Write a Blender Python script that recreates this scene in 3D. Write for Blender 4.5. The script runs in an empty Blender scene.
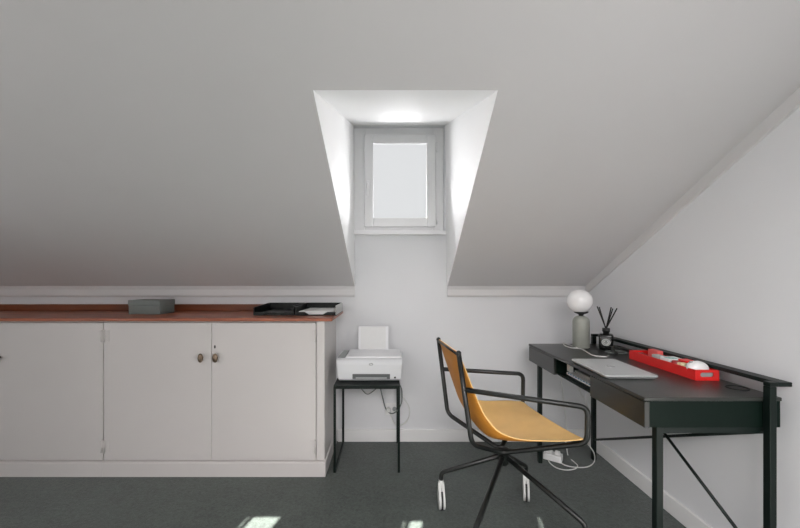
import bpy, bmesh, math, random
from mathutils import Vector, Matrix
random.seed(4)
PI = math.pi
SC = bpy.context.scene
COL = SC.collection
F = 355.0            # focal length in pixels for an 800 px wide frame
VX, VY = 390.0, 279.0
EYE = 1.165          # camera height
D = 2.553            # distance of the back wall


# ------------------------------------------------------------------ materials
def srgb(r, g, b):
    def c(v):
        v /= 255.0
        return v / 12.92 if v <= 0.04045 else ((v + 0.055) / 1.055) ** 2.4
    return (c(r), c(g), c(b), 1.0)


def mat(name, col, rough=0.5, metal=0.0, spec=0.5, noise=0.0, nscale=20.0, bump=0.0, bscale=200.0, stretch=None, coat=0.0):
    m = bpy.data.materials.new(name)
    m.use_nodes = True
    nt = m.node_tree
    p = nt.nodes['Principled BSDF']
    p.inputs['Base Color'].default_value = col
    p.inputs['Roughness'].default_value = rough
    p.inputs['Metallic'].default_value = metal
    p.inputs['Specular IOR Level'].default_value = spec
    p.inputs['Coat Weight'].default_value = coat
    tc = nt.nodes.new('ShaderNodeTexCoord')
    vec = tc.outputs['Object']
    if stretch:
        mp = nt.nodes.new('ShaderNodeMapping')
        mp.inputs['Scale'].default_value = stretch
        nt.links.new(vec, mp.inputs['Vector'])
        vec = mp.outputs['Vector']
    if noise:
        n = nt.nodes.new('ShaderNodeTexNoise')
        n.inputs['Scale'].default_value = nscale
        n.inputs['Detail'].default_value = 5
        nt.links.new(vec, n.inputs['Vector'])
        r = nt.nodes.new('ShaderNodeValToRGB')
        a = [max(0, x * (1 - noise)) for x in col[:3]] + [1]
        b = [min(1, x * (1 + noise)) for x in col[:3]] + [1]
        r.color_ramp.elements[0].color = a
        r.color_ramp.elements[1].color = b
        r.color_ramp.elements[0].position = 0.3
        r.color_ramp.elements[1].position = 0.7
        nt.links.new(n.outputs['Fac'], r.inputs['Fac'])
        nt.links.new(r.outputs['Color'], p.inputs['Base Color'])
    if bump:
        n2 = nt.nodes.new('ShaderNodeTexNoise')
        n2.inputs['Scale'].default_value = bscale
        n2.inputs['Detail'].default_value = 3
        nt.links.new(vec, n2.inputs['Vector'])
        bp = nt.nodes.new('ShaderNodeBump')
        bp.inputs['Strength'].default_value = bump
        bp.inputs['Distance'].default_value = 0.004
        nt.links.new(n2.outputs['Fac'], bp.inputs['Height'])
        nt.links.new(bp.outputs['Normal'], p.inputs['Normal'])
    return m


M = {}
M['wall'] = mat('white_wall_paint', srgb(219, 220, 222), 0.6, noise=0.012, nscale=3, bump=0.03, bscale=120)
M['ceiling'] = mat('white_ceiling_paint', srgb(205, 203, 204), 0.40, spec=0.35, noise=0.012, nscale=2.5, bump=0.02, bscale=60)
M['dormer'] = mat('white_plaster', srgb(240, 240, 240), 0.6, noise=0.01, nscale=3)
M['trim'] = mat('white_trim_paint', srgb(229, 229, 228), 0.35)
M['cornice'] = mat('pale_grey_trim_paint', srgb(208, 207, 207), 0.4)
M['upvc'] = mat('white_window_plastic', srgb(238, 238, 239), 0.3)
M['cabinet'] = mat('white_cabinet_paint', srgb(200, 196, 194), 0.32, spec=0.5, noise=0.012, nscale=3)
M['dark_gap'] = mat('dark_recess', srgb(60, 58, 56), 0.8)
M['dark_metal'] = mat('dark_green_black_metal', srgb(10, 21, 18), 0.42, spec=0.25)
M['chair_metal'] = mat('black_powder_coat', srgb(17, 20, 19), 0.36, spec=0.5)
M['desk'] = mat('dark_stained_veneer', srgb(34, 36, 33), 0.3, spec=0.55, noise=0.12, nscale=14, stretch=(9, 1, 9), bump=0.06, bscale=30)
M['desk_shaded'] = mat('dark_board_shaded', srgb(6, 20, 15), 0.5, spec=0.12, noise=0.1, nscale=12)  # desk board with the darkness of its unlit side put into the colour
M['globe'] = mat('opal_glass', srgb(238, 238, 238), 0.25, spec=0.5)
M['lamp_body'] = mat('sage_grey_ceramic', srgb(146, 149, 141), 0.45, noise=0.03, nscale=25)
M['black_glass'] = mat('black_glass', srgb(16, 18, 17), 0.1, spec=0.6)
M['black'] = mat('matt_black', srgb(22, 24, 23), 0.5)
M['reed'] = mat('black_reed', srgb(26, 27, 26), 0.7)
M['label_grey'] = mat('silver_grey_label', srgb(176, 178, 175), 0.4)
M['red'] = mat('red_lacquer', srgb(214, 40, 38), 0.35, noise=0.02, nscale=10)
M['dark_red'] = mat('dark_red_plastic', srgb(150, 25, 28), 0.4)
M['pink'] = mat('coral_card', srgb(222, 96, 92), 0.6)
M['white_plastic'] = mat('white_plastic', srgb(228, 229, 228), 0.3)
M['grey_plastic'] = mat('grey_plastic', srgb(150, 154, 153), 0.4)
M['printer'] = mat('printer_white_plastic', srgb(214, 216, 218), 0.42)
M['printer_lid'] = mat('printer_lid_plastic', srgb(238, 239, 241), 0.35)
M['slot'] = mat('dark_slot', srgb(84, 88, 88), 0.5)
M['paper'] = mat('white_paper', srgb(232, 233, 232), 0.7, noise=0.01, nscale=40)
M['blue'] = mat('blue_print', srgb(52, 128, 166), 0.6)
M['teal'] = mat('teal_print', srgb(40, 158, 150), 0.5)
M['cream'] = mat('cream_card', srgb(226, 212, 170), 0.6)
M['alu'] = mat('silver_aluminium', srgb(218, 221, 221), 0.36, metal=0.55, noise=0.015, nscale=60)
M['alu_logo'] = mat('bright_mirror_logo', srgb(232, 234, 235), 0.2, metal=0.3)
M['dark_rubber'] = mat('dark_rubber', srgb(30, 32, 32), 0.7)
M['white_cable'] = mat('white_cable', srgb(214, 215, 212), 0.45)
M['grey_cable'] = mat('grey_cable', srgb(104, 110, 108), 0.5)
M['knob'] = mat('aged_brass_knob', srgb(120, 104, 88), 0.3, metal=0.7, noise=0.2, nscale=60)
M['tin'] = mat('grey_green_box_card', srgb(104, 112, 110), 0.45, noise=0.04, nscale=18)
M['tray_black'] = mat('dark_green_black_tray', srgb(7, 14, 12), 0.35, spec=0.3)
M['tray_sheen'] = mat('light_grey_tray_sheen', srgb(176, 178, 176), 0.4)  # pale sheen on the dark tray's side, put into the colour
M['caster'] = mat('translucent_white_plastic', srgb(206, 208, 205), 0.35)
M['leather_shaded'] = mat('mustard_leather_shaded', srgb(184, 122, 46), 0.5, spec=0.3, noise=0.05, nscale=14)  # darker copy of the mustard leather: shade on the sling's rear painted in
M['leather'] = mat('mustard_leather', srgb(232, 190, 122), 0.40, spec=0.6, noise=0.04, nscale=14, bump=0.05, bscale=260)


def wood_mat():
    m = bpy.data.materials.new('varnished_orange_wood')
    m.use_nodes = True
    nt = m.node_tree
    p = nt.nodes['Principled BSDF']
    p.inputs['Roughness'].default_value = 0.38
    p.inputs['Specular IOR Level'].default_value = 0.8
    tc = nt.nodes.new('ShaderNodeTexCoord')
    mp = nt.nodes.new('ShaderNodeMapping')
    mp.inputs['Scale'].default_value = (0.8, 9, 9)
    n = nt.nodes.new('ShaderNodeTexNoise')
    n.inputs['Scale'].default_value = 4
    n.inputs['Detail'].default_value = 8
    n.inputs['Distortion'].default_value = 1.2
    r = nt.nodes.new('ShaderNodeValToRGB')
    r.color_ramp.elements[0].color = srgb(106, 52, 26)
    r.color_ramp.elements[1].color = srgb(168, 88, 50)
    r.color_ramp.elements[0].position = 0.3
    r.color_ramp.elements[1].position = 0.72
    nt.links.new(tc.outputs['Object'], mp.inputs['Vector'])
    nt.links.new(mp.outputs['Vector'], n.inputs['Vector'])
    nt.links.new(n.outputs['Fac'], r.inputs['Fac'])
    nt.links.new(r.outputs['Color'], p.inputs['Base Color'])
    return m


M['wood'] = wood_mat()
M['wood_dark'] = mat('brown_varnished_board', srgb(112, 60, 34), 0.35, noise=0.18, nscale=5, stretch=(.6, 8, 8))


def carpet_mat():
    m = bpy.data.materials.new('dark_green_grey_carpet')
    m.use_nodes = True
    nt = m.node_tree
    p = nt.nodes['Principled BSDF']
    p.inputs['Roughness'].default_value = 0.62
    p.inputs['Specular IOR Level'].default_value = 0.4
    p.inputs['Sheen Weight'].default_value = 0.25
    p.inputs['Sheen Roughness'].default_value = 0.5
    tc = nt.nodes.new('ShaderNodeTexCoord')
    n = nt.nodes.new('ShaderNodeTexNoise')
    n.inputs['Scale'].default_value = 75
    n.inputs['Detail'].default_value = 6
    n.inputs['Roughness'].default_value = 0.75
    n3 = nt.nodes.new('ShaderNodeTexNoise')
    n3.inputs['Scale'].default_value = 5
    n3.inputs['Detail'].default_value = 3
    ad = nt.nodes.new('ShaderNodeMath')
    ad.operation = 'MULTIPLY_ADD'
    ad.inputs[1].default_value = 0.25
    r = nt.nodes.new('ShaderNodeValToRGB')
    r.color_ramp.elements[0].color = srgb(17, 25, 21)
    r.color_ramp.elements[1].color = srgb(66, 78, 72)
    r.color_ramp.elements[0].position = 0.42
    r.color_ramp.elements[1].position = 0.82
    nt.links.new(tc.outputs['Object'], n.inputs['Vector'])
    nt.links.new(tc.outputs['Object'], n3.inputs['Vector'])
    nt.links.new(n3.outputs['Fac'], ad.inputs[0])
    nt.links.new(n.outputs['Fac'], ad.inputs[2])
    nt.links.new(ad.outputs[0], r.inputs['Fac'])
    nt.links.new(r.outputs['Color'], p.inputs['Base Color'])
    bp = nt.nodes.new('ShaderNodeBump')
    bp.inputs['Strength'].default_value = 0.5
    bp.inputs['Distance'].default_value = 0.004
    nt.links.new(n.outputs['Fac'], bp.inputs['Height'])
    nt.links.new(bp.outputs['Normal'], p.inputs['Normal'])
    return m


M['carpet'] = carpet_mat()


def pane_mat():
    m = bpy.data.materials.new('clear_window_glass')
    m.use_nodes = True
    nt = m.node_tree
    nt.nodes.remove(nt.nodes['Principled BSDF'])
    out = nt.nodes['Material Output']
    t = nt.nodes.new('ShaderNodeBsdfTransparent')
    g = nt.nodes.new('ShaderNodeBsdfGlossy')
    g.inputs['Roughness'].default_value = 0.03
    fr = nt.nodes.new('ShaderNodeFresnel')
    fr.inputs['IOR'].default_value = 1.2
    mx = nt.nodes.new('ShaderNodeMixShader')
    nt.links.new(fr.outputs[0], mx.inputs[0])
    nt.links.new(t.outputs[0], mx.inputs[1])
    nt.links.new(g.outputs[0], mx.inputs[2])
    nt.links.new(mx.outputs[0], out.inputs['Surface'])
    return m


M['pane'] = pane_mat()


# ------------------------------------------------------------------ mesh helpers
def new_bm():
    return bmesh.new()


def add_box(bm, x0, x1, y0, y1, z0, z1, bev=0.0, seg=2, mtx=None):
    t = bmesh.new()
    bmesh.ops.create_cube(t, size=1)
    for v in t.verts:
        v.co = Vector(((x0 + x1) / 2 + v.co.x * (x1 - x0), (y0 + y1) / 2 + v.co.y * (y1 - y0), (z0 + z1) / 2 + v.co.z * (z1 - z0)))
    if bev:
        bmesh.ops.bevel(t, geom=list(t.edges), offset=bev, segments=seg, profile=0.5, affect='EDGES')
    if mtx:
        bmesh.ops.transform(t, matrix=mtx, verts=t.verts)
    merge(bm, t)


def merge(bm, t):
    me = bpy.data.meshes.new('tmp')
    t.to_mesh(me)
    t.free()
    bm.from_mesh(me)
    bpy.data.meshes.remove(me)


def fillet(pts, r, n=5):
    pts = [Vector(p) for p in pts]
    out = [pts[0]]
    for i in range(1, len(pts) - 1):
        a, b, c = pts[i - 1], pts[i], pts[i + 1]
        u, v = (a - b), (c - b)
        rr = min(r, u.length * 0.45, v.length * 0.45)
        p, q = b + u.normalized() * rr, b + v.normalized() * rr
        for k in range(n + 1):
            t = k / n
            out.append((1 - t) ** 2 * p + 2 * t * (1 - t) * b + t * t * q)
    out.append(pts[-1])
    return out


def spline(pts, n=8):
    pts = [Vector(p) for p in pts]
    P = [pts[0]] + pts + [pts[-1]]
    out = []
    for i in range(1, len(P) - 2):
        a, b, c, d = P[i - 1], P[i], P[i + 1], P[i + 2]
        for k in range(n):
            t = k / n
            out.append(0.5 * (2 * b + (c - a) * t + (2 * a - 5 * b + 4 * c - d) * t * t + (3 * b - a - 3 * c + d) * t ** 3))
    out.append(pts[-1])
    return out


def add_tube(bm, pts, r, seg=10, closed=False):
    pts = [Vector(p) for p in pts]
    n = len(pts)
    rs = r if isinstance(r, (list, tuple)) else [r] * n
    tans = []
    for i in range(n):
        if closed:
            t = pts[(i + 1) % n] - pts[i - 1]
        else:
            t = pts[min(i + 1, n - 1)] - pts[max(i - 1, 0)]
        tans.append(t.normalized())
    nrm = tans[0].orthogonal().normalized()
    rings = []
    for i in range(n):
        t = tans[i]
        nrm = (nrm - t * nrm.dot(t)).normalized()
        b = t.cross(nrm)
        rings.append([bm.verts.new(pts[i] + (nrm * math.cos(2 * PI * k / seg) + b * math.sin(2 * PI * k / seg)) * rs[i]) for k in range(seg)])
    m = n if closed else n - 1
    for i in range(m):
        A, B = rings[i], rings[(i + 1) % n]
        for k in range(seg):
            f = bm.faces.new((A[k], A[(k + 1) % seg], B[(k + 1) % seg], B[k]))
            f.smooth = True
    if not closed:
        bm.faces.new(list(reversed(rings[0])))
        bm.faces.new(rings[-1])


def add_lathe(bm, prof, seg=32, cx=0, cy=0, smooth=True):
    rings = []
    for (r, z) in prof:
        if r < 1e-6:
            rings.append([bm.verts.new((cx, cy, z))])
        else:
            rings.append([bm.verts.new((cx + r * math.cos(2 * PI * k / seg), cy + r * math.sin(2 * PI * k / seg), z)) for k in range(seg)])
    for A, B in zip(rings, rings[1:]):
        for k in range(seg):
            k2 = (k + 1) % seg
            if len(A) == 1 and len(B) == 1:
                continue
            if len(A) == 1:
                f = bm.faces.new((A[0], B[k2], B[k]))
            elif len(B) == 1:
                f = bm.faces.new((A[k], A[k2], B[0]))
            else:
                f = bm.faces.new((A[k], A[k2], B[k2], B[k]))
            f.smooth = smooth


def add_prism(bm, poly, off):
    """poly: list of 3-D points, extruded by vector off."""
    off = Vector(off)
    a = [bm.verts.new(Vector(p)) for p in poly]
    b = [bm.verts.new(Vector(p) + off) for p in poly]
    n = len(a)
    bm.faces.new(a)
    bm.faces.new(list(reversed(b)))
    for i in range(n):
        bm.faces.new((a[i], b[i], b[(i + 1) % n], a[(i + 1) % n]))


def obj(name, bm, m, parent=None, recalc=True):
    """links the bmesh (world coordinates) as ONE mesh object; its origin goes to the mesh's base centre."""
    if recalc:
        bmesh.ops.recalc_face_normals(bm, faces=bm.faces)
    xs = [v.co for v in bm.verts]
    lo = Vector((min(v.x for v in xs), min(v.y for v in xs), min(v.z for v in xs)))
    hi = Vector((max(v.x for v in xs), max(v.y for v in xs), max(v.z for v in xs)))
    c = Vector(((lo.x + hi.x) / 2, (lo.y + hi.y) / 2, lo.z))
    bmesh.ops.translate(bm, vec=-c, verts=bm.verts)
    me = bpy.data.meshes.new(name)
    bm.to_mesh(me)
    bm.free()
    me.materials.append(m)
    o = bpy.data.objects.new(name, me)
    COL.objects.link(o)
    o.location = c
    if parent:
        # parents are never rotated here: their world position is a plain sum
        w = world_loc(parent)
        o.parent = parent
        o.location = c - w
    return o


def world_loc(o):
    v = Vector(o.location)
    while o.parent:
        o = o.parent
        v += Vector(o.location)
    return v


def tag(o, label, cat, group=None, kind=None):
    o['label'] = label
    o['category'] = cat
    if group:
        o['group'] = group
    if kind:
        o['kind'] = kind
    return o


def thing(name, label, cat, loc, group=None):
    o = bpy.data.objects.new(name, None)
    o.empty_display_size = 0.05
    COL.objects.link(o)
    o.location = loc
    return tag(o, label, cat, group)


def struct(name, bm, m, label, cat='setting', parent=None):
    o = obj(name, bm, m, parent)
    if not parent:
        o['kind'] = 'structure'
        o['label'] = label
        o['category'] = cat
    return o


def box_obj(name, dims, m, parent=None, bev=0.0, mtx=None):
    bm = new_bm()
    add_box(bm, *dims, bev=bev, mtx=mtx)
    return obj(name, bm, m, parent)


def P(px, py, d):
    return Vector(((px - VX) * d / F, d, EYE - (py - VY) * d / F))


def on_z(px, py, z):
    d = (EYE - z) * F / (py - VY)
    return Vector(((px - VX) * d / F, d, z))


# ------------------------------------------------------------------ room shell
XL, XR = -2.99, 1.402
YB = -2.3
SL = 0.5316
Z0 = 1.100                       # sloped ceiling height at the back wall


def zc(y):
    return Z0 + SL * (D - y)


YR = 0.0                          # ridge
ZR = zc(YR)


def zrear(y):
    return ZR + SL * (y - YR)


bm = new_bm()
add_box(bm, XL - 0.1, XR + 0.1, YB - 0.1, D + 0.1, -0.1, 0)
struct('floor', bm, M['carpet'], 'dark green-grey carpet covering the attic floor', 'floor')

# dormer opening corners (on the sloped ceiling) and its back corners
BL = Vector((-0.2517, D, Z0))
BR = Vector((0.410, D, Z0))
yT = 1.2145
TL = Vector((-0.2634, yT, zc(yT)))
TR = Vector((0.3695, yT, zc(yT)))
WL, WR = -0.2625, 0.3955
ZT = 2.269
KL = Vector((WL, D, ZT))
KR = Vector((WR, D, ZT))

# window hole in the back wall, inside the dormer
HX0, HX1, HZ0, HZ1 = -0.262, 0.390, 1.503, 2.266


def quad_panel(bm, pts, off):
    add_prism(bm, pts, off)


# ceiling: front slope around the dormer, rear slope around the roof windows
bm = new_bm()
up = Vector((0, 0, 0.10))


def sp(x, y):
    return Vector((x, y, zc(y)))


def rp(x, y):
    return Vector((x, y, zrear(y)))


quad_panel(bm, [sp(XL - .1, D), BL, TL, sp(XL - .1, yT)], up + Vector((-.03, 0, 0)))
quad_panel(bm, [BR, sp(XR + .1, D), sp(XR + .1, yT), TR], up + Vector((.03, 0, 0)))
quad_panel(bm, [sp(XL - .1, yT), TL, TR, sp(XR + .1, yT), sp(XR + .1, YR), sp(XL - .1, YR)], up)
# sun travels along (+.62, +.78) horizontally
rw = [(-2.22, -2.02, -0.80, -0.128), (-1.45, -1.32, -0.80, -0.150), (-0.80, -0.73, -0.80, -0.128)]
big = [(-2.3, -0.9, -1.70, -0.90), (-0.5, 1.2, -1.70, -0.90)]


def rear_strip(y1, y0, holes):
    xs = [XL - .1]
    for h in holes:
        xs += [h[0], h[1]]
    xs.append(XR + .1)
    for i in range(0, len(xs), 2):
        quad_panel(bm, [rp(xs[i], y1), rp(xs[i + 1], y1), rp(xs[i + 1], y0), rp(xs[i], y0)], up)


rear_strip(0, -0.128, [])
rear_strip(-0.128, -0.150, [rw[0], rw[2]])
rear_strip(-0.150, -0.80, rw)
rear_strip(-0.80, -0.90, [])
rear_strip(-0.90, -1.70, big)
rear_strip(-1.70, YB - .1, [])
struct('ceiling', bm, M['ceiling'], 'pale grey-white sloped attic ceiling around the dormer', 'ceiling')

# dormer: two triangular cheeks and its own ceiling
bm = new_bm()
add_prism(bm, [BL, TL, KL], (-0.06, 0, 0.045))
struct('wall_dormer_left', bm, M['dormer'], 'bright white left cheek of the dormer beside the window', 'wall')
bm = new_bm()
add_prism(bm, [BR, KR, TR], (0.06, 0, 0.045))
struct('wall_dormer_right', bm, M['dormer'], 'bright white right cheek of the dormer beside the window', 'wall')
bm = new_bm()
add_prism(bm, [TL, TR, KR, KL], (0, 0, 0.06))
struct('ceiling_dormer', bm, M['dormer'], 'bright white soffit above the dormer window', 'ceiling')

# back wall with the window hole
bm = new_bm()
T = 0.14
add_box(bm, XL - .1, XR + .1, D, D + T, 0, Z0 + 0.05)
add_box(bm, -0.40, 0.50, D, D + T, Z0 + 0.05, HZ0)
add_box(bm, -0.40, HX0, D, D + T, HZ0, 2.36)
add_box(bm, HX1, 0.50, D, D + T, HZ0, 2.36)
add_box(bm, HX0, HX1, D, D + T, HZ1, 2.36)
struct('wall_back', bm, M['wall'], 'white low back wall under the sloped ceiling', 'wall')


def gable(x0, x1, holes=()):
    bm = new_bm()
    return bm


# right gable wall
bm = new_bm()
add_prism(bm, [(XR, D + .1, 0), (XR, D + .1, zc(D) + .02), (XR, D, zc(D) + .05), (XR, YR, ZR + .05), (XR, YB, zrear(YB) + .05), (XR, YB, 0)], (0.1, 0, 0))
struct('wall_right', bm, M['wall'], 'white gable wall behind the desk on the right', 'wall')
# left gable wall with an opening for the added window
LW0, LW1, LZ0, LZ1 = -1.5, 1.05, 0.80, 1.80
bm = new_bm()
x = XL - 0.1
add_prism(bm, [(x, D, 0), (x, D, zc(D) + .05), (x, LW1, zc(LW1) + .05), (x, LW1, 0)], (0.1, 0, 0))
add_prism(bm, [(x, LW0, 0), (x, LW0, zrear(LW0) + .05), (x, YB, zrear(YB) + .05), (x, YB, 0)], (0.1, 0, 0))
add_prism(bm, [(x, LW1, LZ1), (x, LW1, zc(LW1) + .05), (x, YR, ZR + .05), (x, LW0, zrear(LW0) + .05), (x, LW0, LZ1)], (0.1, 0, 0))
add_box(bm, x, XL, LW0, LW1, 0, LZ0)
struct('wall_left', bm, M['wall'], 'white gable wall at the left end of the room', 'wall')
RW0, RW1, RZ0, RZ1 = -2.8, -0.4, 0.25, 1.02
bm = new_bm()
add_box(bm, XL - .1, RW0, YB - .1, YB, 0, zrear(YB) + .05)
add_box(bm, RW1, XR + .1, YB - .1, YB, 0, zrear(YB) + .05)
add_box(bm, RW0, RW1, YB - .1, YB, 0, RZ0)
add_box(bm, RW0, RW1, YB - .1, YB, RZ1, zrear(YB) + .05)
struct('wall_rear', bm, M['wall'], 'white low wall behind the camera', 'wall')

# skirting and ceiling trims
PROT = 0.016
bm = new_bm()
add_box(bm, -0.375, XR, D - 0.016, D, 0, 0.088, bev=0.004)
struct('baseboard_back', bm, M['trim'], 'white baseboard along the back wall', 'baseboard')
bm = new_bm()
add_box(bm, XR - 0.016, XR, YB, D - 0.016, 0, 0.088, bev=0.004)
struct('baseboard_right', bm, M['trim'], 'white baseboard along the right wall under the desk', 'baseboard')


def back_trim(name, xa, xb, label):
    bm = new_bm()
    y1 = D
    zt = zc(D - 0.02) + 0.01
    add_prism(bm, [(xa, y1, 1.036), (xa, y1 - 0.014, 1.036), (xa, y1 - 0.02, 1.05), (xa, y1 - 0.02, 1.09), (xa, y1 - 0.028, zc(y1 - .028)), (xa, y1, zc(y1))], (xb - xa, 0, 0))
    struct(name, bm, M['cornice'], label, 'trim')


back_trim('trim_1', XL, BL.x, 'white cornice strip along the low ceiling edge above the cabinet')
back_trim('trim_2', BR.x, XR, 'white cornice strip along the low ceiling edge right of the dormer')
bm = new_bm()
add_prism(bm, [(XR, D - .03, zc(D - .03)), (XR, YR, ZR), (XR, YR, ZR - 0.062), (XR, D - .03, zc(D - .03) - 0.055)], (-0.012, 0, 0))
struct('trim_3', bm, M['cornice'], 'white trim strip rising along the right gable wall', 'trim')

# ------------------------------------------------------------------ dormer window
win = bpy.data.objects.new('window_1', None)
COL.objects.link(win)
win.location = ((HX0 + HX1) / 2, D + 0.02, HZ0)
win['kind'] = 'structure'
win['label'] = 'small white framed window in the back of the dormer'
win['category'] = 'window'


def frame_bm(x0, x1, z0, z1, w, y0, y1, bev=0.004, wb=None):
    bm = new_bm()
    wb = wb or w
    add_box(bm, x0, x0 + w, y0, y1, z0, z1, bev=bev)
    add_box(bm, x1 - w, x1, y0, y1, z0, z1, bev=bev)
    add_box(bm, x0 + w - .001, x1 - w + .001, y0, y1, z0, z0 + wb, bev=bev)
    add_box(bm, x0 + w - .001, x1 - w + .001, y0, y1, z1 - w, z1, bev=bev)
    return bm


def bx(px):
    return (px - VX) * D / F


def bz(py):
    return EYE - (py - VY) * D / F


obj('window_frame', frame_bm(HX0, HX1, HZ0, HZ1, 0.078, D + 0.035, D + 0.10), M['upvc'], win)
sx0, sx1, sz0, sz1 = bx(364), bx(436), bz(226.5), bz(133.5)
obj('sash', frame_bm(sx0, sx1, sz0, sz1, 0.066, D + 0.010, D + 0.036, bev=0.006), M['upvc'], win)
bm = new_bm()
add_box(bm, sx0 + .06, sx1 - .06, D + 0.029, D + 0.034, sz0 + .06, sz1 - .06)
obj('pane', bm, M['pane'], win)
bm = new_bm()
add_box(bm, HX0 - 0.002, HX1 + 0.01, D - 0.03, D + 0.035, HZ0 - 0.022, HZ0 + 0.006, bev=0.005)
obj('window_sill', bm, M['upvc'], win)
hp = (bx(367.7), D + 0.0, bz(186))
bm = new_bm()
add_box(bm, hp[0] - .012, hp[0] + .012, D, D + .012, hp[2] - .03, hp[2] + .04, bev=.005)
add_box(bm, hp[0] - .009, hp[0] + .009, D - .03, D - .016, hp[2] - .075, hp[2] + .02, bev=.006)
add_tube(bm, [(hp[0], D - .02, hp[2] + .008), (hp[0], D + .006, hp[2] + .008)], 0.008)
obj('window_handle', bm, M['upvc'], win)
for zz in (bz(219), bz(146)):
    bm = new_bm()
    add_tube(bm, [(bx(437), D + .018, zz - .035), (bx(437), D + .018, zz + .035)], 0.007)
    obj('hinge', bm, M['upvc'], win)


# unseen windows behind and beside the camera; left and rear ones added for light
def side_window(name, loc, label):
    w = bpy.data.objects.new(name, None)
    COL.objects.link(w)
    w.location = loc
    w['kind'] = 'structure'
    w['label'] = label
    w['category'] = 'window'
    return w


w = side_window('window_2', (XL - .05, (LW0 + LW1) / 2, LZ0), 'wide white window added in the left gable wall to bring in fill light')
bm = new_bm()
ym = [LW0, LW0 + (LW1 - LW0) / 3, LW0 + 2 * (LW1 - LW0) / 3, LW1]
for y in ym:
    yy = min(max(y, LW0 + .025), LW1 - .025)
    add_box(bm, XL - .08, XL - .03, yy - .025, yy + .025, LZ0, LZ1)
add_box(bm, XL - .08, XL - .03, LW0, LW1, LZ0, LZ0 + .05)
add_box(bm, XL - .08, XL - .03, LW0, LW1, LZ1 - .05, LZ1)
obj('window_frame', bm, M['upvc'], w)
bm = new_bm()
add_box(bm, XL - .058, XL - .052, LW0 + .02, LW1 - .02, LZ0 + .02, LZ1 - .02)
obj('pane', bm, M['pane'], w)

for i, (x0, x1, y0, y1) in enumerate(rw + big):
    w = side_window('window_%d' % (i + 3), ((x0 + x1) / 2, (y0 + y1) / 2, zrear((y0 + y1) / 2)),
                    ['narrow roof window nearest the left gable in the rear slope', 'slit roof window in the middle of the rear slope',
                     'narrow roof window nearest the desk side in the rear slope', 'large roof window low in the rear slope on the left',
                     'large roof window low in the rear slope on the right'][i])
    bm = new_bm()
    e = 0.012 if i < 3 else 0.05
    for (a, b, c, d_) in ((x0, x0 + e, y0, y1), (x1 - e, x1, y0, y1), (x0, x1, y0, y0 + e), (x0, x1, y1 - e, y1)):
        add_prism(bm, [rp(a, d_) + Vector((0, 0, .11)), rp(b, d_) + Vector((0, 0, .11)), rp(b, c) + Vector((0, 0, .11)), rp(a, c) + Vector((0, 0, .11))], (0, 0, 0.03))
    obj('window_frame', bm, M['upvc'], w)
    bm = new_bm()
    o_ = Vector((0, 0, .12))
    add_prism(bm, [rp(x0 + .005, y1 - .005) + o_, rp(x1 - .005, y1 - .005) + o_, rp(x1 - .005, y0 + .005) + o_, rp(x0 + .005, y0 + .005) + o_], (0, 0, 0.005))
    obj('pane', bm, M['pane'], w)

w = side_window('window_8', ((RW0 + RW1) / 2, YB - .05, RZ0), 'wide low white window added in the wall behind the camera to light the cabinets')
bm = new_bm()
for k in range(4):
    xx = min(max(RW0 + k * (RW1 - RW0) / 3, RW0 + .025), RW1 - .025)
    add_box(bm, xx - .025, xx + .025, YB - .08, YB - .03, RZ0, RZ1)
add_box(bm, RW0, RW1, YB - .08, YB - .03, RZ0, RZ0 + .05)
add_box(bm, RW0, RW1, YB - .08, YB - .03, RZ1 - .05, RZ1)
obj('window_frame', bm, M['upvc'], w)
bm = new_bm()
add_box(bm, RW0 + .02, RW1 - .02, YB - .058, YB - .052, RZ0 + .02, RZ1 - .02)
obj('pane', bm, M['pane'], w)

# ------------------------------------------------------------------ built-in cabinets
CB = D - 0.001                     # rear of the cabinets
CF = 2.115                 # carcass front


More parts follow.
